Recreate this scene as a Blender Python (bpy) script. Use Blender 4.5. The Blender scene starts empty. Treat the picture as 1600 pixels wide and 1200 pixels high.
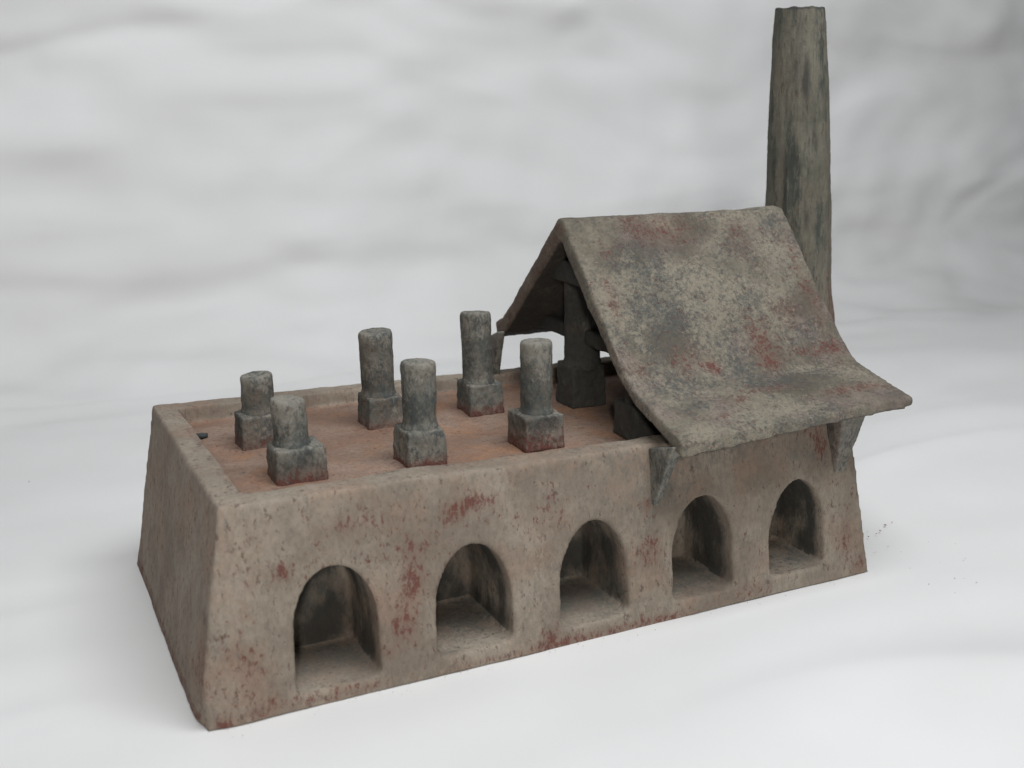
import bpy, bmesh, math, random
from mathutils import Vector, noise, Matrix

S = 0.6                       # metres per model length (the clay model is 60 cm long)
scene = bpy.context.scene
R = math.radians

# ------------------------------------------------------------------ camera
cd = bpy.data.cameras.new('camera')
cam = bpy.data.objects.new('camera', cd)
scene.collection.objects.link(cam)
cpos = Vector((-0.1656, -1.1745, 0.7047))
F = Vector((0.419, 0.873, -0.2513)).normalized()
Rt = F.cross(Vector((0, 0, 1))).normalized(); Up = Rt.cross(F)
rr = R(-0.4451)
R2 = Rt * math.cos(rr) + Up * math.sin(rr); U2 = -Rt * math.sin(rr) + Up * math.cos(rr)
M = Matrix((R2, U2, -F)).transposed().to_4x4(); M.translation = cpos * S
cam.matrix_world = M
cd.sensor_width = 36; cd.lens = 39.03; cd.clip_start = 0.01; cd.clip_end = 50
cd.dof.use_dof = True; cd.dof.focus_distance = 1.62 * S; cd.dof.aperture_fstop = 6.3
scene.camera = cam

# ------------------------------------------------------------------ light
w = bpy.data.worlds.new('World'); scene.world = w; w.use_nodes = True
bg = w.node_tree.nodes['Background']
bg.inputs[0].default_value = (0.93, 0.97, 1.0, 1); bg.inputs[1].default_value = 0.05

def area(name, loc, target, size, sizey, power, col):
    l = bpy.data.lights.new(name, 'AREA'); l.shape = 'RECTANGLE'; l.size = size; l.size_y = sizey
    l.energy = power; l.color = col
    o = bpy.data.objects.new(name, l); scene.collection.objects.link(o)
    o.location = Vector(loc) * S
    o.rotation_euler = (Vector(target) - Vector(loc)).to_track_quat('-Z', 'Y').to_euler()
    return o
area('window_light', (-0.68, -2.4, 1.2), (1.0, 0.4, 0.4), 0.1, 0.16, 8.5, (1.0, 0.965, 0.925))
area('overhead_light', (0.78, -0.9, 3.0), (0.8, 0.6, 0.0), 1.6, 0.9, 37, (0.95, 0.975, 1.0))

scene.view_settings.view_transform = 'Standard'; scene.view_settings.look = 'None'
scene.view_settings.exposure = -0.04; scene.view_settings.gamma = 1
scene.cycles.max_bounces = 6

# ------------------------------------------------------------------ helpers
def nz(x, y, z, s, seed=0.0):
    return noise.noise(Vector((x * s + seed * 17.3, y * s - seed * 9.1, z * s + seed * 5.7)))

def poly_mesh(verts, faces):
    me = bpy.data.meshes.new('solid'); me.from_pydata(verts, [], faces); me.update()
    bm = bmesh.new(); bm.from_mesh(me); bmesh.ops.recalc_face_normals(bm, faces=bm.faces); bm.to_mesh(me); bm.free()
    return me

def prism(a, b):
    """closed solid between two matching polygons"""
    n = len(a); v = list(a) + list(b)
    f = [tuple(range(n))[::-1], tuple(range(n, 2 * n))] + [(i, (i + 1) % n, (i + 1) % n + n, i + n) for i in range(n)]
    return poly_mesh(v, f)

def solid_union(meshes, cuts=(), voxel=0.003, smooth=6, factor=0.5):
    """fuse solids into one clay lump: join, cut, voxel remesh, soften"""
    bm = bmesh.new()
    for m in meshes: bm.from_mesh(m)
    base = bpy.data.meshes.new('lump'); bm.to_mesh(base); bm.free()
    ob = bpy.data.objects.new('lump', base); scene.collection.objects.link(ob)
    tmp = []
    for c in cuts:
        co = bpy.data.objects.new('cut', c); scene.collection.objects.link(co); tmp.append(co)
        md = ob.modifiers.new('b', 'BOOLEAN'); md.operation = 'DIFFERENCE'; md.solver = 'EXACT'; md.object = co
    md = ob.modifiers.new('r', 'REMESH'); md.mode = 'VOXEL'; md.voxel_size = voxel; md.adaptivity = 0
    md = ob.modifiers.new('s', 'SMOOTH'); md.iterations = smooth; md.factor = factor
    dg = bpy.context.evaluated_depsgraph_get(); dg.update()
    me = bpy.data.meshes.new_from_object(ob.evaluated_get(dg))
    for o in tmp + [ob]: bpy.data.objects.remove(o)
    return me

def displace(me, fn):
    """fn(co, normal) -> offset vector; returns list of original coordinates"""
    orig = [v.co.copy() for v in me.vertices]
    nor = [v.normal.copy() for v in me.vertices]
    for v, n in zip(me.vertices, nor):
        v.co = v.co + fn(v.co, n)
    me.update()
    return orig

def paint(me, orig, fn):
    """stain amounts (bare red clay, blue-grey wash, pale slip, dark wash and painted shade) stored per vertex"""
    at = me.attributes.new('stain_shade', 'FLOAT_COLOR', 'POINT')
    buf = []
    nor = [v.normal.copy() for v in me.vertices]
    for c, n in zip(orig, nor):
        r = fn(c, n); buf += [min(max(k, 0), 1.5) for k in r]
    at.data.foreach_set('color', buf)

def link(name, me, mat, parent=None, keep_normals=False):
    if not keep_normals:
        me.transform(Matrix.Scale(S, 4))
    me.name = name
    o = bpy.data.objects.new(name, me); scene.collection.objects.link(o)
    me.materials.clear(); me.materials.append(mat)
    me.polygons.foreach_set('use_smooth', [True] * len(me.polygons))
    if parent: o.parent = parent
    return o

def tag(o, label=None, cat=None, group=None, kind=None):
    for k, v in (('label', label), ('category', cat), ('group', group), ('kind', kind)):
        if v: o[k] = v

# ------------------------------------------------------------------ materials
def clay_material(name, slip, pale, peach=(0.36, 0.255, 0.20), streak=(1, 1, 0.5), bump=0.4, red=(0.13, 0.042, 0.034), blue=(0.105, 0.118, 0.122),
                  dark=(0.045, 0.045, 0.04), speck=0.6, base_red=0.0, base_blue=0.0):
    m = bpy.data.materials.new(name); m.use_nodes = True
    nt = m.node_tree; N = nt.nodes; L = nt.links; N.clear()
    def node(t, **k):
        n = N.new(t)
        for a, b in k.items(): setattr(n, a, b)
        return n
    tc = node('ShaderNodeTexCoord'); at = node('ShaderNodeAttribute', attribute_name='stain_shade')
    sep = node('ShaderNodeSeparateColor'); L.new(at.outputs['Color'], sep.inputs[0])
    def mapping(sc, loc=(0, 0, 0)):
        mp = node('ShaderNodeMapping'); L.new(tc.outputs['Object'], mp.inputs[0])
        mp.inputs['Scale'].default_value = [s / S for s in sc]; mp.inputs['Location'].default_value = loc
        return mp
    def tex(scale, detail, rough=0.6, strk=(1, 1, 1), loc=(0, 0, 0), dist=0.0):
        mp = mapping([scale * s for s in strk], loc)
        t = node('ShaderNodeTexNoise'); t.inputs['Scale'].default_value = 1
        t.inputs['Detail'].default_value = detail; t.inputs['Roughness'].default_value = rough; t.inputs['Distortion'].default_value = dist
        L.new(mp.outputs[0], t.inputs['Vector']); return t.outputs['Fac']
    def math_(op, a, b=None, c=None, clamp=False):
        n = node('ShaderNodeMath', operation=op, use_clamp=clamp)
        for i, x in enumerate((a, b, c)):
            if x is None: continue
            if isinstance(x, (int, float)): n.inputs[i].default_value = x
            else: L.new(x, n.inputs[i])
        return n.outputs[0]
    def step(x, lo, hi):
        n = node('ShaderNodeMapRange', interpolation_type='SMOOTHSTEP')
        L.new(x, n.inputs[0]); n.inputs[1].default_value = lo; n.inputs[2].default_value = hi
        return n.outputs[0]
    def mix(f, a, b):
        n = node('ShaderNodeMix', data_type='RGBA')
        if isinstance(f, (int, float)): n.inputs[0].default_value = f
        else: L.new(f, n.inputs[0])
        for i, x in ((6, a), (7, b)):
            if isinstance(x, tuple): n.inputs[i].default_value = (*x, 1)
            else: L.new(x, n.inputs[i])
        return n.outputs[2]
    coarse = tex(9, 4, 0.6, loc=(3, 1, 2))
    mid = tex(44, 5, 0.68, streak, loc=(1, 7, 2))
    fine = tex(190, 4, 0.7, streak, loc=(5, 2, 9))
    fine2 = tex(190, 5, 0.75, streak, loc=(8, 4, 1), dist=0.4)
    fine3 = tex(170, 5, 0.8, streak, loc=(2, 9, 6), dist=0.5)
    grit = tex(420, 2, 0.6, loc=(2, 2, 5))
    # slip colour with broad and fine mottling
    c = mix(step(coarse, 0.36, 0.66), slip, pale)
    c = mix(math_('MULTIPLY', step(tex(11, 4, 0.65, loc=(9, 9, 4)), 0.46, 0.70), 0.6), c, peach)
    c = mix(math_('MULTIPLY', step(fine, 0.35, 0.7), 0.36), c, tuple(x * 0.55 for x in slip))
    # pale slip patches
    f = math_('ADD', sep.outputs[2], math_('ADD', math_('MULTIPLY', math_('SUBTRACT', mid, 0.5), 1.4), math_('MULTIPLY', math_('SUBTRACT', fine3, 0.5), -2.4)))
    c = mix(math_('MULTIPLY', step(f, 0.3, 0.75), 0.75), c, pale)
    # blue-grey wash
    f = math_('ADD', math_('ADD', sep.outputs[1], base_blue), math_('ADD', math_('MULTIPLY', math_('SUBTRACT', mid, 0.5), 2.2), math_('MULTIPLY', math_('SUBTRACT', fine3, 0.5), 3.2)))
    c = mix(math_('MULTIPLY', step(f, 0.15, 1.15), 0.85), c, blue)
    f = math_('ADD', math_('ADD', sep.outputs[0], base_red * 0.5), math_('MULTIPLY', math_('SUBTRACT', mid, 0.5), 1.3))
    c = mix(math_('MULTIPLY', step(f, 0.15, 1.0), 0.42), c, (0.19, 0.108, 0.082))
    # bare red clay showing through worn slip
    f = math_('ADD', math_('ADD', sep.outputs[0], base_red), math_('ADD', math_('MULTIPLY', math_('SUBTRACT', fine2, 0.5), 6.0), math_('MULTIPLY', math_('SUBTRACT', mid, 0.5), 1.8)))
    redf = step(f, 0.75, 1.5)
    c = mix(math_('MULTIPLY', redf, 0.8), c, red)
    # dark wash and painted shade
    f = math_('ADD', at.outputs['Alpha'], math_('MULTIPLY', math_('SUBTRACT', mid, 0.5), 1.3))
    c = mix(math_('MULTIPLY', step(f, 0.25, 0.9), 0.85), c, dark)
    # pits and specks
    sp = step(math_('ADD', tex(130, 3, 0.7, streak, loc=(4, 6, 6)), math_('MULTIPLY', math_('SUBTRACT', coarse, 0.5), 0.3)), 0.61, 0.70)
    c = mix(math_('MULTIPLY', sp, speck), c, (0.075, 0.045, 0.035))
    bs = node('ShaderNodeBsdfPrincipled'); L.new(c, bs.inputs['Base Color'])
    bs.inputs['Roughness'].default_value = 0.88; bs.inputs['Specular IOR Level'].default_value = 0.22
    h = math_('ADD', math_('MULTIPLY', fine, 0.55), math_('MULTIPLY', grit, 0.3))
    h = math_('SUBTRACT', h, math_('MULTIPLY', sp, 0.22)); h = math_('SUBTRACT', h, math_('MULTIPLY', redf, 0.15))
    h = math_('ADD', h, math_('MULTIPLY', mid, 0.8))
    bp = node('ShaderNodeBump'); bp.inputs['Strength'].default_value = bump; bp.inputs['Distance'].default_value = 0.0035 * S
    L.new(h, bp.inputs['Height']); L.new(bp.outputs[0], bs.inputs['Normal'])
    out = node('ShaderNodeOutputMaterial'); L.new(bs.outputs[0], out.inputs[0])
    return m

M_wall = clay_material('clay_wall', (0.222, 0.182, 0.143), (0.325, 0.278, 0.222), peach=(0.30, 0.202, 0.148), base_red=0.17, base_blue=0.05, blue=(0.14, 0.142, 0.125))
M_roof = clay_material('clay_roof', (0.115, 0.10, 0.078), (0.25, 0.222, 0.172), peach=(0.235, 0.18, 0.165), streak=(1, 1, 1), bump=0.7, speck=0.45, base_red=0.2, base_blue=0.26,
                       blue=(0.066, 0.074, 0.072))
M_flue = clay_material('clay_flue', (0.112, 0.112, 0.098), (0.255, 0.238, 0.202), peach=(0.17, 0.13, 0.10), streak=(1, 1, 0.6), bump=0.5, base_blue=0.2,
                       blue=(0.052, 0.066, 0.068))
M_chim = clay_material('clay_chimney', (0.108, 0.106, 0.082), (0.18, 0.167, 0.132), peach=(0.16, 0.135, 0.105), streak=(1, 1, 0.2), bump=0.7, base_blue=0.0,
                       blue=(0.04, 0.052, 0.046))

def paper_material():
    m = bpy.data.materials.new('white_paper'); m.use_nodes = True
    nt = m.node_tree; bs = nt.nodes['Principled BSDF']
    tc = nt.nodes.new('ShaderNodeTexCoord')
    t = nt.nodes.new('ShaderNodeTexNoise'); t.inputs['Scale'].default_value = 3.2 ; t.inputs['Detail'].default_value = 5
    nt.links.new(tc.outputs['Object'], t.inputs['Vector'])
    cr = nt.nodes.new('ShaderNodeValToRGB')
    cr.color_ramp.elements[0].color = (0.715, 0.71, 0.70, 1); cr.color_ramp.elements[1].color = (0.775, 0.772, 0.768, 1)
    cr.color_ramp.elements[0].position = 0.3; cr.color_ramp.elements[1].position = 0.7
    nt.links.new(t.outputs['Fac'], cr.inputs[0]); nt.links.new(cr.outputs[0], bs.inputs['Base Color'])
    bs.inputs['Roughness'].default_value = 0.75; bs.inputs['Specular IOR Level'].default_value = 0.25
    t2 = nt.nodes.new('ShaderNodeTexNoise'); t2.inputs['Scale'].default_value = 900; t2.inputs['Detail'].default_value = 2
    nt.links.new(tc.outputs['Object'], t2.inputs['Vector'])
    bp = nt.nodes.new('ShaderNodeBump'); bp.inputs['Strength'].default_value = 0.12; bp.inputs['Distance'].default_value = 0.0004
    nt.links.new(t2.outputs['Fac'], bp.inputs['Height']); nt.links.new(bp.outputs[0], bs.inputs['Normal'])
    return m

# ------------------------------------------------------------------ paper sweep: table surface + backdrop
def build_paper():
    y0, rad = 1.50, 0.30
    tilt = R(4)
    arc = rad * (math.pi / 2 - tilt)
    def profile(s):                      # s = length along the sheet from y=-2.2
        if s < y0 + 2.2: return (-2.2 + s, 0.0, 0.0)
        t = s - (y0 + 2.2)
        if t < arc:
            a = t / rad
            return (y0 + rad * math.sin(a), rad * (1 - math.cos(a)), a)
        a = arc / rad; t -= arc
        return (y0 + rad * math.sin(a) + t * math.cos(a), rad * (1 - math.cos(a)) + t * math.sin(a), a)
    total = y0 + 2.2 + arc + 1.9
    nx, ns = 520, 520
    X0, X1 = -1.9, 4.4
    creases = []                         # broad soft folds: (x, s, angle, length, width, height)
    rnd = random.Random(4)
    for i in range(120):
        wall = i < 80
        x = rnd.uniform(-1.2, 3.8); s = rnd.uniform(4.1, 6.1) if wall else rnd.uniform(1.0, 3.9)
        creases.append((x, s, rnd.gauss(0.02 if wall else -0.05, 0.28 if wall else 0.2), rnd.uniform(0.18, 0.6) * (1 if wall else 1.5),
                        rnd.uniform(0.02, 0.07), rnd.choice((1, 1, -1)) * rnd.uniform(0.006, 0.018) * (1 if wall else 0.42)))
    verts = []
    for j in range(ns + 1):
        s = total * j / ns; y, z, a = profile(s)
        ny, nzv = -math.sin(a), math.cos(a)
        wallk = min(max((s - 3.4) / 0.5, 0), 1)
        for i in range(nx + 1):
            x = X0 + (X1 - X0) * i / nx
            wx = x + 0.10 * noise.noise(Vector((x * 2.1, s * 2.1, 3.0))); ws = s + 0.10 * noise.noise(Vector((x * 1.7, s * 1.7, 9.0)))
            d = 0.0
            h1 = noise.noise(Vector((wx * 1.1, ws * 3.6, 1.0))); h2 = noise.noise(Vector((wx * 3.0, ws * 7.5, 5.0)))
            h3 = noise.noise(Vector((wx * 6.5, ws * 11.0, 7.0)))
            d += (0.015 + 0.046 * wallk) * h1 + (0.0046 + 0.020 * wallk) * h2 + (0.0005 + 0.009 * wallk) * h3
            for cx, cs, an, ln, wd, ht in creases:
                dx = wx - cx; ds = ws - cs
                if abs(dx) > ln * 2 or abs(ds) > ln * 1.2: continue
                u = dx * math.cos(an) + ds * math.sin(an); v = -dx * math.sin(an) + ds * math.cos(an) + 0.12 * u * u
                g = math.exp(-(u / ln) ** 2 * 1.6)
                q = v / wd
                d += ht * g * (math.exp(-abs(q) ** 1.5) if q > 0 else math.exp(-(q * 0.45) ** 2))
            if a == 0.0:                  # the sheet lies pressed flat beneath the heavy model
                ex = max(-x + 0.0, x - 1.1, 0); ey = max(-y, y - 0.56, 0)
                k = min(math.hypot(ex, ey) / 0.16, 1); k = k * k * (3 - 2 * k)
                d = d * k - 0.0012 + (0.004 * k)
            verts.append((x * S, (y + ny * d) * S, (z + nzv * d) * S))
    faces = [(j * (nx + 1) + i, j * (nx + 1) + i + 1, (j + 1) * (nx + 1) + i + 1, (j + 1) * (nx + 1) + i) for j in range(ns) for i in range(nx)]
    me = bpy.data.meshes.new('paper_backdrop'); me.from_pydata(verts, [], faces); me.update()
    o = link('paper_backdrop', me, paper_material(), keep_normals=True)
    tag(o, 'creased white paper sweep under and behind the clay model', kind='structure')
build_paper()

# ------------------------------------------------------------------ the furnace model
root = bpy.data.objects.new('furnace_model', None); scene.collection.objects.link(root)
root.empty_display_size = 0.05
tag(root, 'weathered clay model of an arched furnace house with gabled roof and tall chimney', 'clay model')

W, H, A, B, C = 0.5406, 0.259, 0.0253, 0.0417, 0.0257
FZ = 0.232
def Ht(x): return H - 0.0135 * x
def front_y(z): return A * z / H

outer = prism([(0, 0, 0), (1, 0, 0), (1, W, 0), (0, W, 0)],
              [(B, A, Ht(0)), (1 - B, A, Ht(1)), (1 - B, W - C, Ht(1)), (B, W - C, Ht(0))])
tank = prism([(0.078, 0.068, FZ), (0.925, 0.068, FZ - 0.008), (0.925, 0.476, FZ - 0.008), (0.078, 0.476, FZ)],
             [(0.072, 0.061, 0.3), (0.932, 0.061, 0.3), (0.932, 0.484, 0.3), (0.072, 0.484, 0.3)])
NICHES = [(0.112, 0.222, 0.016, 0.168, 0.085), (0.293, 0.402, 0.022, 0.162, 0.115), (0.467, 0.576, 0.022, 0.163, 0.105),
          (0.645, 0.749, 0.023, 0.168, 0.10), (0.812, 0.913, 0.026, 0.168, 0.085)]
cuts = [tank]
for k, (x0, x1, z0, z1, dep) in enumerate(NICHES):
    hw = (x1 - x0) / 2; cx = (x0 + x1) / 2; ring = []
    spring = z1 - hw * 1.52
    ring += [(cx - hw, z0 + 0.006), (cx - hw + 0.008, z0), (cx + hw - 0.008, z0), (cx + hw, z0 + 0.006)]
    for i in range(15):
        a = math.pi * i / 14
        ring.append((cx + hw * math.cos(a) * (1 - 0.02 * math.sin(a)), spring + (z1 - spring) * math.sin(a) if 0 < i < 14 else spring))
    cuts.append(prism([(x, -0.03, z) for x, z in ring],
                      [(cx + (x - cx) * 0.86 + 0.004, front_y(0.1) + dep + 0.02, z0 + 0.004 + (z - z0) * 0.93) for x, z in ring]))

body = solid_union([outer], cuts, voxel=0.0034, smooth=6)

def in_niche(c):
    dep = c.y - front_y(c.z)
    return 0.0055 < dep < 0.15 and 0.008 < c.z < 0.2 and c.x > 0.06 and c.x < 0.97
def body_disp(c, n):
    d = 0.0030 * nz(c.x, c.y, c.z, 5, 1) + 0.0022 * nz(c.x, c.y, c.z, 14, 2) + 0.0010 * nz(c.x, c.y, c.z * 0.5, 45, 3) + 0.0005 * nz(c.x, c.y, c.z, 110, 4)
    v = n * d
    if c.z < 0.02:                                # slightly lifted, uneven foot
        v.z = max(0.0018 * nz(c.x, c.y, 0, 7, 5), -0.001) * (1 - c.z / 0.02)
    k = math.exp(-(c.x * c.x + c.y * c.y) / 0.0006 - (c.z / 0.03) ** 2); v.x += 0.009 * k; v.y += 0.003 * k
    if c.z > 0.235: v.z += 0.0025 * nz(c.x, c.y, 0, 6, 8) + 0.0014 * nz(c.x, c.y, 0, 28, 9)
    return v

def blob(c, x, y, z, rx, rz, amt=1.0, ry=9.0):
    q = ((c.x - x) / rx) ** 2 + ((c.z - z) / rz) ** 2 + ((c.y - y) / ry) ** 2
    return amt * math.exp(-q) if q < 8 else 0.0

# wear marks on the long front wall: x, z, radius x, radius z, amount
RED = [(0.355, 0.214, 0.030, 0.012, .95), (0.325, 0.205, 0.015, 0.014, .95), (0.265, 0.130, 0.017, 0.022, .95), (0.250, 0.078, 0.020, 0.026, .85),
       (0.108, 0.170, 0.012, 0.012, .75), (0.02, 0.004, 0.012, 0.007, 1.2), (0.20, 0.214, 0.05, 0.02, .4), (0.235, 0.045, 0.01, 0.01, .6),
       (0.50, 0.004, 0.10, 0.009, .85), (0.63, 0.004, 0.06, 0.008, .8), (0.455, 0.015, 0.02, 0.014, .8), (0.606, 0.168, 0.007, 0.012, 1.2),
       (0.61, 0.105, 0.02, 0.025, .6), (0.78, 0.015, 0.04, 0.015, .75), (0.785, 0.07, 0.015, 0.02, .5), (0.985, 0.008, 0.02, 0.02, .75),
       (0.905, 0.215, 0.014, 0.028, 1.1), (0.88, 0.235, 0.02, 0.012, .8), (0.45, 0.17, 0.03, 0.03, .35), (0.06, 0.08, 0.02, 0.05, .3), (0.1, 0.01, 0.08, 0.01, .6),
       (0.27, 0.17, 0.03, 0.015, .45), (0.95, 0.05, 0.02, 0.05, .4), (0.2, 0.008, 0.04, 0.008, .6), (0.68, 0.235, 0.04, 0.01, .5), (0.2, 0.18, 0.12, 0.05, .16), (0.29, 0.1, 0.04, 0.07, .25), (0.45, 0.2, 0.08, 0.03, .2), (0.62, 0.08, 0.03, 0.06, .25), (0.95, 0.12, 0.03, 0.08, .2), (0.05, 0.05, 0.05, 0.05, .2), (0.35, 0.006, 0.06, 0.006, .4)]
BLUE = [(0.75, 0.228, 0.12, 0.018, .45), (0.60, 0.15, 0.03, 0.06, .3), (0.66, 0.20, 0.04, 0.03, .35), (0.89, 0.19, 0.04, 0.03, .4), (0.45, 0.09, 0.03, 0.03, .15),
        (0.55, 0.22, 0.05, 0.04, .2), (0.79, 0.015, 0.1, 0.015, .2), (0.64, 0.18, 0.02, 0.02, .5)]
PALE = [(0.785, 0.13, 0.03, 0.07, .35), (0.43, 0.10, 0.03, 0.08, .35), (0.06, 0.15, 0.05, 0.08, .25), (0.61, 0.03, 0.03, 0.03, .4), (0.40, 0.195, 0.01, 0.02, .7),
        (0.29, 0.01, 0.12, 0.015, .3), (0.12, 0.24, 0.12, 0.012, .3), (0.43, 0.165, 0.02, 0.03, .3)]
def body_paint(c, n):
    red = blue = pale = dark = 0.0
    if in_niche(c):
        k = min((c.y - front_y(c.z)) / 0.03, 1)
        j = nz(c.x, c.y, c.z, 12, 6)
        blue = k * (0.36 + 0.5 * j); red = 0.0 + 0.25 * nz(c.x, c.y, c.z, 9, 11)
        dark = k * (0.66 + 0.7 * nz(c.x, c.y, c.z, 16, 12)) if n.z < 0.6 else k * 0.25 * nz(c.x, c.y, c.z, 16, 12)  # walls and vault: blue-black wash plus painted shade of the recess
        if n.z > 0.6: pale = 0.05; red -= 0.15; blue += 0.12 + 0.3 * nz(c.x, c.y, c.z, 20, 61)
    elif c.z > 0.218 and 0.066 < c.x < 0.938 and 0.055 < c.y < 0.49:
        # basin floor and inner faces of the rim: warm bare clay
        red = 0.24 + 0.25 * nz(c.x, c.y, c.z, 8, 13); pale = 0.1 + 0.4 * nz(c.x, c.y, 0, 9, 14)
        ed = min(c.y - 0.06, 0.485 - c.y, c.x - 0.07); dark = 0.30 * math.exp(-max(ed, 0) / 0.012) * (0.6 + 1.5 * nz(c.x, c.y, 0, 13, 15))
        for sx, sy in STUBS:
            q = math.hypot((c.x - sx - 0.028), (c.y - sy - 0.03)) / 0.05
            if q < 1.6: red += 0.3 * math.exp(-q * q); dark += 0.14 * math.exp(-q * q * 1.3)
    elif c.y < 0.06 and n.y < -0.3:
        for b in RED: red += blob(c, b[0], 0, b[1], b[2], b[3], b[4])
        for b in BLUE: blue += blob(c, b[0], 0, b[1], b[2], b[3], b[4])
        for b in PALE: pale += blob(c, b[0], 0, b[1], b[2], b[3], b[4])
        red *= 0.9
        if c.x < 0.5: red += 0.08
    elif n.x < -0.4:
        dark = 0.0; pale = -0.05; red = 0.26 + (0.5 if c.z < 0.012 else 0) + blob(c, 0.02, 0.02, 0.07, 0.1, 0.03, .5, 0.03)
    else:
        red = 0.12
    return (red, blue, pale, dark)
STUBS = [(0.136, 0.308), (0.137, 0.139), (0.321, 0.324), (0.309, 0.131), (0.484, 0.326), (0.482, 0.134), (0.646, 0.297), (0.640, 0.106)]

# basin gets its own warmer slip through the same material graph
M_basin = clay_material('clay_basin', (0.235, 0.15, 0.11), (0.31, 0.225, 0.175), peach=(0.36, 0.185, 0.095), streak=(1, 1, 1), bump=0.5, speck=0.5)

orig = displace(body, body_disp)
paint(body, orig, body_paint)

def split_mesh(me, orig, classify):
    """cut one clay surface into named regions, keeping the shading continuous over the seams"""
    nor = [v.normal.copy() for v in me.vertices]
    col = [0.0] * (len(me.vertices) * 4); me.attributes['stain_shade'].data.foreach_get('color', col)
    groups = {}
    for p in me.polygons:
        vs = list(p.vertices)
        c = sum((orig[i] for i in vs), Vector()) / len(vs)
        groups.setdefault(classify(c, p.normal), []).append(vs)
    out = {}
    for key, fs in groups.items():
        idx = {}; fl = []
        for f in fs:
            fl.append([idx.setdefault(i, len(idx)) for i in f])
        ids = list(idx.keys())
        m = bpy.data.meshes.new('piece'); m.from_pydata([me.vertices[i].co * S for i in ids], [], fl); m.update()
        m.polygons.foreach_set('use_smooth', [True] * len(m.polygons))
        a = m.attributes.new('stain_shade', 'FLOAT_COLOR', 'POINT')
        a.data.foreach_set('color', [x for i in ids for x in col[4 * i:4 * i + 4]])
        m.normals_split_custom_set_from_vertices([nor[i] for i in ids])
        out[key] = m
    return out

def classify(c, n):
    if in_niche(c):
        return ('niche', min(range(5), key=lambda k: abs(c.x - (NICHES[k][0] + NICHES[k][1]) / 2)))
    inside = 0.066 < c.x < 0.938 and 0.055 < c.y < 0.49
    if inside and c.z > 0.2:
        if c.z < FZ + 0.007 and n.z > 0.6: return ('floor', 0)
        return ('rim', 0)
    if c.z > 0.2 and n.z > 0.55: return ('rim', 0)
    if n.z < -0.7: return ('underside', 0)
    # outer faces by nearest wall plane
    d = {'front': c.y - front_y(c.z), 'back': (W - C * c.z / H) - c.y, 'end': c.x - B * c.z / H, 'far_end': (1 - B * c.z / H) - c.x}
    return (min(d, key=d.get), 0)
pieces = split_mesh(body, orig, classify)
front = link('front_wall', pieces[('front', 0)], M_wall, root, True)
front['label'] = 'long battered front wall with five arched fire holes'
link('end_wall', pieces[('end', 0)], M_wall, root, True)
link('end_wall', pieces[('far_end', 0)], M_wall, root, True)
link('back_wall', pieces[('back', 0)], M_wall, root, True)
link('underside', pieces[('underside', 0)], M_wall, root, True)
link('rim', pieces[('rim', 0)], M_wall, root, True)
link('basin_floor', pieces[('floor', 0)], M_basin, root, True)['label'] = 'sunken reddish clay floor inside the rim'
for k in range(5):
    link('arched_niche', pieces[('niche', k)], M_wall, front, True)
bpy.data.meshes.remove(body)

# ------------------------------------------------------------------ flue stubs
def box(x0, x1, y0, y1, z0, z1, tx=0.0, ty=0.0):
    return prism([(x0, y0, z0), (x1, y0, z0), (x1, y1, z0), (x0, y1, z0)],
                 [(x0 + tx, y0 + ty, z1), (x1 - tx, y0 + ty, z1), (x1 - tx, y1 - ty, z1), (x0 + tx, y1 - ty, z1)])
def lathe(cx, cy, prof, seg=28, wob=0.0, seed=0, lean=(0, 0)):
    z0 = prof[0][1]; v = []; f = []
    for k, (r, z) in enumerate(prof):
        for i in range(seg):
            a = 2 * math.pi * i / seg
            q = r * (1 + wob * noise.noise(Vector((math.cos(a) * 1.6 + seed * 7, math.sin(a) * 1.6, z * 9 + seed))))
            v.append((cx + lean[0] * (z - z0) + q * math.cos(a), cy + lean[1] * (z - z0) + q * math.sin(a), z))
    n = len(prof)
    f = [(k * seg + i, k * seg + (i + 1) % seg, (k + 1) * seg + (i + 1) % seg, (k + 1) * seg + i) for k in range(n - 1) for i in range(seg)]
    f += [tuple(range(seg))[::-1], tuple(range((n - 1) * seg, n * seg))]
    return poly_mesh(v, f)

STUB_DEF = [  # x0, y0, width, depth, block height, pipe radius, top z, offset of pipe, lean
    (0.131, 0.306, 0.061, 0.054, 0.046, 0.0225, 0.332, (0.002, 0.004), (0.0, 0.0)),
    (0.137, 0.139, 0.068, 0.056, 0.045, 0.0220, 0.336, (-0.004, 0.004), (-0.03, 0.05)),
    (0.321, 0.324, 0.056, 0.060, 0.044, 0.0245, 0.372, (-0.001, 0.002), (-0.02, 0.0)),
    (0.309, 0.131, 0.057, 0.060, 0.047, 0.0232, 0.368, (0.001, 0.0), (0.01, 0.03)),
    (0.484, 0.326, 0.058, 0.060, 0.044, 0.0235, 0.386, (-0.002, 0.0), (-0.03, 0.0)),
    (0.481, 0.132, 0.063, 0.062, 0.044, 0.0222, 0.378, (0.001, 0.0), (0.0, 0.0)),
    (0.646, 0.297, 0.062, 0.060, 0.062, 0.0285, 0.438, (0.002, 0.0), (0.0, 0.0)),
    (0.640, 0.106, 0.058, 0.060, 0.045, 0.0220, 0.295, (0.0, 0.0), (0.0, 0.0))]
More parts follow.
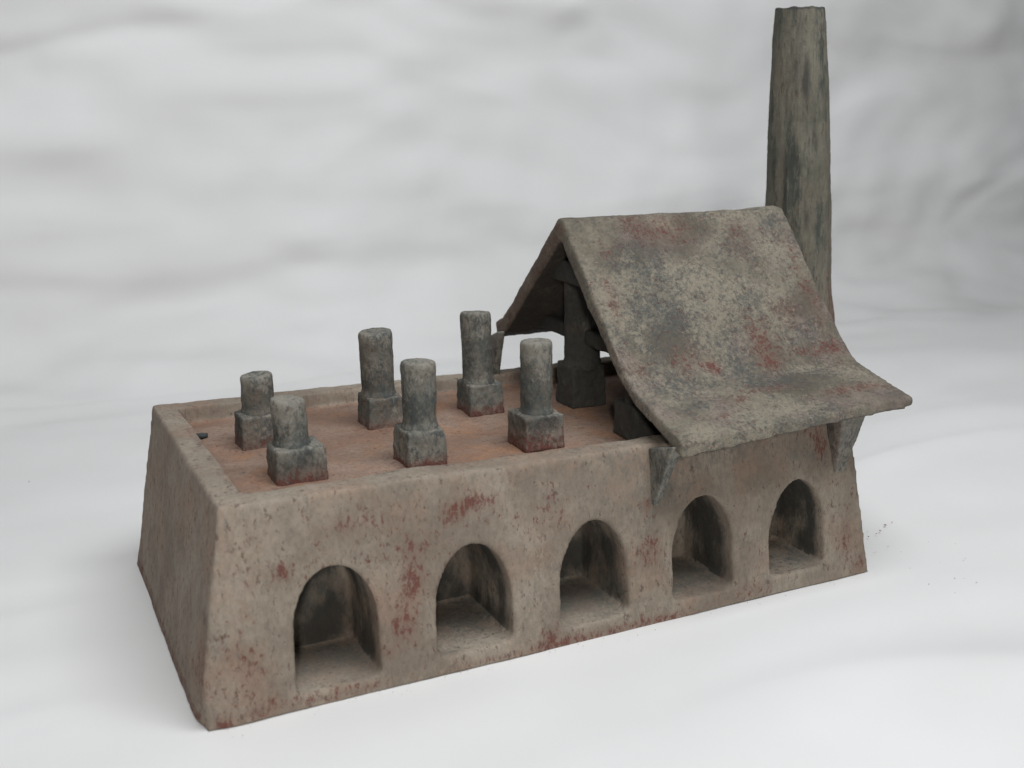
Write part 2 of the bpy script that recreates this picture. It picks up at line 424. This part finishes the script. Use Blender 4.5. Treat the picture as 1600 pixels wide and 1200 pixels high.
for k, (x0, y0, wd, dp, bh, pr, top, off, lean) in enumerate(STUB_DEF):
    zb = FZ - 0.006; cx = x0 + wd / 2 + off[0]; cy = y0 + dp / 2 + off[1]
    blk = solid_union([box(x0, x0 + wd, y0, y0 + dp, zb, FZ + bh, 0.002, 0.002)], voxel=0.0021, smooth=11)
    o_ = displace(blk, lambda c, n: n * (0.0016 * nz(c.x, c.y, c.z, 28, k) + 0.0013 * nz(c.x, c.y, c.z, 85, k + 3) + 0.0006 * nz(c.x, c.y, c.z, 220, k + 3)))
    redamt = (0.95, 1.35, 1.0, 1.4, 1.25, 1.3, 0.2, 0.3)[k]; rh = (0.020, 0.016, 0.012, 0.008, 0.011, 0.022, 0.01, 0.01)[k]
    def stub_paint(c, n, k=k, y0=y0, x0=x0, wd=wd):
        t = (c.z - FZ)
        red = redamt * math.exp(-max(t - 0.002, 0) / rh) + 0.02
        blue = 0.25 + 0.4 * nz(c.x, c.y, c.z, 26, k + 20)
        pale = 0.12 + 0.5 * nz(c.x, c.y, c.z, 30, k + 30) + (0.25 if n.z > 0.6 else 0)
        dark = (0.12, 1.1)[k > 5] + 0.4 * nz(c.x, c.y, c.z, 24, k + 40)  # last two blocks coloured nearly black, painting in the shade under the roof
        return (red, blue, pale, dark)
    paint(blk, o_, stub_paint)
    b = link('flue_block', blk, M_flue, root)
    z1 = FZ + bh - 0.005
    rnd = random.Random(k)
    prof = [(pr * 1.12, z1 - 0.003), (pr * 1.10, z1 + 0.006), (pr * 1.0, z1 + 0.012), (pr * 1.0, z1 + 0.02), (pr * 1.01, (z1 + top) / 2), (pr * 1.02, top - 0.006),
            (pr * 0.95, top), (pr * 0.55, top - 0.0006), (pr * 0.3, top - 0.003)]
    pipe = solid_union([lathe(cx, cy, prof, wob=0.03, seed=k, lean=lean)], voxel=0.0020, smooth=5)
    tilt = (rnd.uniform(-0.08, 0.08), rnd.uniform(-0.12, 0.02))
    def pipe_disp(c, n, k=k, cx=cx, cy=cy, top=top):
        v = n * (0.0008 * nz(c.x, c.y, c.z, 30, k) + 0.0006 * nz(c.x, c.y, c.z, 90, k + 3) + 0.0003 * nz(c.x, c.y, c.z, 230, k + 3))
        u = min(max((c.z - top + 0.05) / 0.05, 0), 1)
        v.z += u * (tilt[0] * (c.x - cx) + tilt[1] * (c.y - cy))
        return v
    o_ = displace(pipe, pipe_disp)
    def pipe_paint(c, n, k=k, z1=z1, top=top, cx=cx, cy=cy):
        t = (c.z - z1) / (top - z1)
        pale = 0.15 + 0.6 * nz(c.x, c.y, c.z, 22, k + 50) + 0.6 * t ** 3
        return (0.02, 0.35 - 0.2 * t + 0.5 * nz(c.x, c.y, c.z, 22, k + 60), pale * (k < 6), (0.22, 1.1)[k > 5] - 0.25 * t + 0.5 * nz(c.x, c.y, c.z, 20, k + 70))  # last two pipes carry the same painted roof shade
    paint(pipe, o_, pipe_paint)
    link('flue_pipe', pipe, M_flue, b)

# ------------------------------------------------------------------ roof
def roof_x(end, y):                              # the gable ends are not quite square
    if end == 0: return 0.609 + 0.011 * min(abs(y - 0.27) / 0.3, 1.05) * (1 if y < 0.27 else 0.3)
    return 1.011 + 0.003 * min(abs(y - 0.27) / 0.3, 1)
prof_out = [(-0.041, 0.276), (0.020, 0.2965), (0.074, 0.315), (0.093, 0.330), (0.112, 0.351), (0.262, 0.528), (0.280, 0.530), (0.395, 0.422), (0.455, 0.366), (0.479, 0.346), (0.507, 0.333)]
prof_in = [(-0.044, 0.256), (0.026, 0.2775), (0.073, 0.295), (0.108, 0.318), (0.139, 0.350), (0.268, 0.495), (0.276, 0.495), (0.380, 0.403), (0.440, 0.346), (0.468, 0.323), (0.500, 0.309)]
def roof_z(end, y, z): return z + (-0.005 if y < 0 and end == 0 else 0) + (0.009 * max(0, (0.07 - y) / 0.11) - 0.002 if end else 0)
v = []; nP = len(prof_out)
for end in (0, 1):
    for (y, z) in prof_out: v.append((roof_x(end, y), y, roof_z(end, y, z)))
    for (y, z) in prof_in: v.append((roof_x(end, y), y, roof_z(end, y, z) + (0.007 if end and y < 0.03 else 0)))
f = []
for i in range(nP - 1):
    f += [(i, i + 1, nP + i + 1, nP + i), (2 * nP + i, 2 * nP + i + 1, 3 * nP + i + 1, 3 * nP + i),
          (i, i + 1, 2 * nP + i + 1, 2 * nP + i), (nP + i, nP + i + 1, 3 * nP + i + 1, 3 * nP + i)]
f += [(0, nP, 3 * nP, 2 * nP), (nP - 1, 2 * nP - 1, 4 * nP - 1, 3 * nP - 1)]
roof = solid_union([poly_mesh(v, f)], voxel=0.0029, smooth=7)
def roof_disp(c, n):
    v = n * (0.0026 * nz(c.x, c.y, c.z, 6, 21) + 0.0014 * nz(c.x, c.y, c.z, 18, 22) + 0.0009 * nz(c.x, c.y, c.z, 60, 23) + 0.0005 * nz(c.x, c.y, c.z, 150, 24))
    return v
# roof marks given as x, y on the front slope
def roof_paint(c, n):
    red = 0.05; blue = 0.16; pale = 0.12; dark = 0.0
    if n.z > 0.15 and c.y < 0.285:
        for b in ROOF_RED: red += b[4] * math.exp(-min(((c.x - b[0]) / b[2]) ** 2 + ((c.y - b[1]) / b[3]) ** 2, 20))
        for b in ROOF_BLUE: blue += 0.7 * b[4] * math.exp(-min(((c.x - b[0]) / b[2]) ** 2 + ((c.y - b[1]) / b[3]) ** 2, 20))
        for b in ROOF_PALE: pale += b[4] * math.exp(-min(((c.x - b[0]) / b[2]) ** 2 + ((c.y - b[1]) / b[3]) ** 2, 20))
        red += 0.12 * nz(c.x, c.y, c.z, 12, 31); blue += 0.3 * nz(c.x, c.y, c.z, 11, 32) ; pale += 0.3 * nz(c.x, c.y, c.z, 12, 33)
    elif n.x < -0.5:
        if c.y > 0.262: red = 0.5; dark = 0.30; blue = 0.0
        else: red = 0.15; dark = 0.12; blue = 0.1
    elif n.z < -0.4 or (c.y > 0.28 and n.y < -0.2): red = 0.5; dark = 0.9; pale = 0.0; blue = 0.0  # underside: red-brown clay, its colour darkened further to deepen the shade
    return (red, blue, pale, dark)
ROOF_RED = [(0.78, 0.245, 0.05, 0.022, .55), (0.72, 0.25, 0.03, 0.02, .35), (0.66, 0.225, 0.02, 0.02, .4), (0.86, 0.105, 0.024, 0.030, .72), (0.86, 0.085, 0.02, 0.012, .5), (0.76, 0.09, 0.015, 0.012, .9),
            (0.72, 0.10, 0.03, 0.02, .5), (0.95, 0.095, 0.06, 0.010, .55), (0.99, 0.16, 0.015, 0.08, .45), (0.97, 0.07, 0.04, 0.02, .2), (0.82, 0.035, 0.05, 0.012, .45), (0.75, 0.02, 0.03, 0.012, .45),
            (0.93, 0.005, 0.05, 0.010, .5), (0.98, 0.0, 0.03, 0.010, .4), (0.64, 0.17, 0.012, 0.03, .45), (0.64, 0.10, 0.02, 0.02, .4), (0.93, 0.14, 0.04, 0.02, .35), (0.7, -0.005, 0.03, 0.01, .35), (0.9, 0.23, 0.03, 0.03, .3)]
ROOF_BLUE = [(0.70, 0.235, 0.04, 0.02, .3), (0.68, 0.16, 0.035, 0.02, .55), (0.73, 0.145, 0.03, 0.018, .5), (0.98, 0.25, 0.04, 0.022, .6), (0.93, 0.12, 0.035, 0.03, .5), (0.87, 0.16, 0.025, 0.015, .4),
             (0.67, 0.08, 0.03, 0.025, .45), (0.85, 0.045, 0.04, 0.012, .45), (0.69, 0.02, 0.04, 0.015, .45), (0.66, 0.21, 0.02, 0.015, .4), (0.68, -0.01, 0.03, 0.008, .5), (0.80, 0.09, 0.02, 0.02, .25),
             (0.90, 0.22, 0.03, 0.02, .35)]
ROOF_PALE = [(0.80, 0.17, 0.06, 0.035, .75), (0.78, 0.12, 0.04, 0.03, .6), (0.69, 0.215, 0.025, 0.012, .6), (0.74, 0.20, 0.03, 0.015, .5), (0.95, 0.215, 0.03, 0.018, .55), (0.66, 0.135, 0.018, 0.02, .6),
             (0.90, 0.07, 0.05, 0.012, .6), (0.97, 0.045, 0.04, 0.02, .5), (0.80, -0.015, 0.1, 0.012, .5), (0.66, -0.03, 0.03, 0.015, .7), (0.72, 0.05, 0.03, 0.02, .5), (0.92, 0.18, 0.03, 0.03, .35), (0.87, 0.255, 0.04, 0.012, .3)]
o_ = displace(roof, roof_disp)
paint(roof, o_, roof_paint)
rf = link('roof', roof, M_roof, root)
rf['label'] = 'steep gabled clay roof flaring out at the eaves'

# beams tying the two slopes together
def small(name, meshes, seed, mat, parent, pfn, voxel=0.0025, smooth=7, amp=1.0, cuts=()):
    me = solid_union(meshes, cuts, voxel=voxel, smooth=smooth)
    o_ = displace(me, lambda c, n: n * amp * (0.0022 * nz(c.x, c.y, c.z, 22, seed) + 0.001 * nz(c.x, c.y, c.z, 80, seed)))
    paint(me, o_, pfn)
    return link(name, me, mat, parent)
dk = lambda c, n: (0.05, 0.35, 0.0, 1.0 + 0.3 * nz(c.x, c.y, c.z, 20, 3))  # near-black beam colour, stands in for the shade beneath the roof
def slope_y(z, side):
    return 0.139 + (z - 0.350) * (0.268 - 0.139) / (0.495 - 0.350) if side < 0 else 0.380 + (0.403 - z) * (0.468 - 0.380) / (0.403 - 0.323)
def beam(x0, x1, z0, z1, seed):
    e = 0.008
    prof = [(slope_y(z0, -1) - e, z0), (slope_y(z0, 1) + e, z0), (slope_y(z1, 1) + e, z1), (slope_y(z1, -1) - e, z1)]
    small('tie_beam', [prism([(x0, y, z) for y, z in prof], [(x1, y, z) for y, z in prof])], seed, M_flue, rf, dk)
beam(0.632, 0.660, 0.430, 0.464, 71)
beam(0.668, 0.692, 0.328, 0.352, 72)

# ------------------------------------------------------------------ eaves brackets
def bracket(xb, xt, sgn, seed, zbot, red=0.2, yo=-0.032):
    """wedge from the wall up to the eave; xb, xt = x ranges at the foot and at the top; sgn -1 front, 1 back"""
    def Y(y): return y if sgn < 0 else W - y
    zt = 0.268 if sgn < 0 else 0.318
    yo = yo if sgn < 0 else 0.045
    foot = [(xb[0], Y(0.035), zbot), (xb[1], Y(0.035), zbot), (xb[1] - 0.003, Y(front_y(zbot) - 0.003), zbot), (xb[0] + 0.003, Y(front_y(zbot) - 0.003), zbot)]
    mx = ((xt[0] + xb[0]) / 2, (xt[1] + xb[1]) / 2)
    top = [(mx[0], Y(0.034 if sgn < 0 else 0.08), zt + (-0.024 if sgn < 0 else 0.01)), (mx[1], Y(0.034 if sgn < 0 else 0.08), zt + (-0.024 if sgn < 0 else 0.01)), (xt[1], Y(yo), zt - 0.004), (xt[0], Y(yo), zt - 0.004)]
    def p(c, n):
        return (red * (0.6 + (1.6 if n.x < -0.5 else 0)) , 0.1 + 0.4 * nz(c.x, c.y, c.z, 25, seed), 0.55, (0.5 if n.x < -0.5 else -0.1) + 0.3 * nz(c.x, c.y, c.z, 22, seed + 3))  # left side face painted darker as its shaded side
    return small('eaves_bracket', [prism(foot, top)], seed, M_flue, root, p, smooth=8, amp=0.8)
bracket((0.612, 0.626), (0.612, 0.634), -1, 81, 0.166, 0.10)
bracket((0.926, 0.953), (0.910, 0.955), -1, 82, 0.164, 0.3, -0.018)
bracket((0.594, 0.608), (0.594, 0.608), 1, 83, 0.170, 0.2)
bracket((0.935, 0.960), (0.935, 0.965), 1, 84, 0.170, 0.2)

# ------------------------------------------------------------------ chimney
CY = 0.315
cprof = [(0.073, 0.0), (0.070, 0.15), (0.066, 0.25), (0.0615, 0.33), (0.0570, 0.375), (0.0555, 0.42), (0.0535, 0.52), (0.0505, 0.62), (0.0475, 0.70), (0.0445, 0.765), (0.0415, 0.80), (0.0385, 0.838)]
def cx_at(z): return 1.096 - 0.029 * (z - 0.37) / 0.47
vv = []; seg = 40
for r_, z in cprof:
    for i in range(seg):
        a = 2 * math.pi * i / seg
        q = r_ * (1 + 0.025 * noise.noise(Vector((math.cos(a) * 1.5, math.sin(a) * 1.5, z * 5))))
        vv.append((cx_at(z) + q * math.cos(a), CY + q * math.sin(a), z))
nn = len(cprof)
ff = [(k * seg + i, k * seg + (i + 1) % seg, (k + 1) * seg + (i + 1) % seg, (k + 1) * seg + i) for k in range(nn - 1) for i in range(seg)]
ff += [tuple(range(seg))[::-1], tuple(range((nn - 1) * seg, nn * seg))]
hole = lathe(cx_at(0.83), CY, [(0.026, 0.72), (0.031, 0.90)])
chim = solid_union([poly_mesh(vv, ff)], [hole], voxel=0.0030, smooth=3)
def chim_disp(c, n):
    a = math.atan2(c.y - CY, c.x - cx_at(c.z))
    ca, sa = math.cos(a), math.sin(a)
    v = n * (0.4 if c.z > 0.815 else 1) * (0.0018 * noise.noise(Vector((ca * 1.2, sa * 1.2, c.z * 14))) + 0.0018 * (0.25 if c.z > 0.8 else 1) * noise.noise(Vector((ca * 4, sa * 4, c.z * 10 + 5)))
             + 0.0006 * noise.noise(Vector((ca * 16, sa * 16, c.z * 12 + 9))) + 0.0008 * noise.noise(Vector((ca * 24, sa * 24, c.z * 90))))
    if c.z > 0.82 and n.z > -0.2:
        u = (c.z - 0.82) / 0.022
        v.z += u * (0.003 * noise.noise(Vector((ca * 1.7 + 4, sa * 1.7, 2))) + 0.0022 * noise.noise(Vector((ca * 3, sa * 3, 7))))
    return v
o_ = displace(chim, chim_disp)
def chim_paint(c, n):
    a = math.atan2(c.y - CY, c.x - cx_at(c.z)); ca, sa = math.cos(a), math.sin(a)
    s1 = noise.noise(Vector((ca * 2.6, sa * 2.6, c.z * 9))); s2 = noise.noise(Vector((ca * 3.4 + 5, sa * 3.4, c.z * 12 + 3)))
    blue = 0.1 + 0.95 * max(s1 - 0.05, 0) * 1.6; dark = 0.02 + 1.1 * max(s2 - 0.1, 0)
    if c.z > 0.66: blue += 0.45 * math.exp(-((a + 1.35) / 0.35) ** 2); dark += 0.12
    dark += 0.4 * math.exp(-((a + 2.4) / 0.5) ** 2)  # left flank darkened in colour to imitate shading
    if c.z > 0.835: dark += 0.4; blue += 0.3
    low = math.exp(-((max(c.z - 0.33, 0)) / 0.09) ** 2)
    pale = 0.12 + 0.5 * s2 + 0.6 * low
    red = 0.05 + 0.75 * low * max(ca + 0.4, 0.0) + 0.5 * math.exp(-((a + 1.1) / 0.08) ** 2) * (0.45 < c.z < 0.66)
    return (red, blue * (1 - 0.8 * low), pale, dark * (1 - 0.8 * low))
paint(chim, o_, chim_paint)
ch = link('chimney', chim, M_chim, root)
ch['label'] = 'tall tapering chimney stained grey and green'

# ------------------------------------------------------------------ crumbs
def crumb(x, y, z, r, seed, bm):
    g = bmesh.ops.create_icosphere(bm, subdivisions=1, radius=1)
    for q in g['verts']:
        k = r * (1 + 0.5 * noise.noise(q.co * 1.3 + Vector((seed * 3.1, 0, 0))))
        q.co = Vector((q.co.x * k * 1.25 + x, q.co.y * k + y, q.co.z * k * 0.6 + z))
def simple_mat(name, col):
    m = bpy.data.materials.new(name); m.use_nodes = True
    nt = m.node_tree; b = nt.nodes['Principled BSDF']; b.inputs['Roughness'].default_value = 0.9
    t = nt.nodes.new('ShaderNodeTexNoise'); t.inputs['Scale'].default_value = 300
    cr = nt.nodes.new('ShaderNodeValToRGB'); cr.color_ramp.elements[0].color = (*[c * 0.5 for c in col], 1); cr.color_ramp.elements[1].color = (*col, 1)
    nt.links.new(t.outputs['Fac'], cr.inputs[0]); nt.links.new(cr.outputs[0], b.inputs['Base Color'])
    return m
bm = bmesh.new(); crumb(0.092, 0.395, FZ + 0.004, 0.0085, 3, bm)
me = bpy.data.meshes.new('pebble'); bm.to_mesh(me); bm.free()
ob = link('dark_crumb', me, simple_mat('dark_crumb', (0.06, 0.07, 0.07)))
tag(ob, 'small dark clay crumb lying in the left corner of the sunken basin', 'crumb')
bm = bmesh.new(); rnd = random.Random(12)
CR = [(1.125, 0.11, .0016), (1.15, 0.125, .0020), (1.09, 0.10, .0012), (1.11, 0.103, .0012), (1.17, 0.13, .0012), (-0.13, 1.02, .0011), (-0.2, 1.0, .0011), (-0.29, 1.0, .0009)]
for i in range(18):
    CR.append((1.03 + abs(rnd.gauss(0, 0.09)), rnd.uniform(-0.12, 0.12), rnd.uniform(0.0004, 0.0008)))
for i in range(45):
    CR.append((rnd.uniform(0.0, 1.02), -0.004 - abs(rnd.gauss(0, 0.012)), rnd.uniform(0.0003, 0.0006)))
for i, (x, y, r) in enumerate(CR): crumb(x, y, 0.0032 + r * 0.3, r, i, bm)
me = bpy.data.meshes.new('clay_dust'); bm.to_mesh(me); bm.free()
ob = link('clay_dust', me, simple_mat('clay_dust', (0.30, 0.13, 0.08)))
tag(ob, 'reddish clay dust and specks on the white paper round the model', kind='stuff')
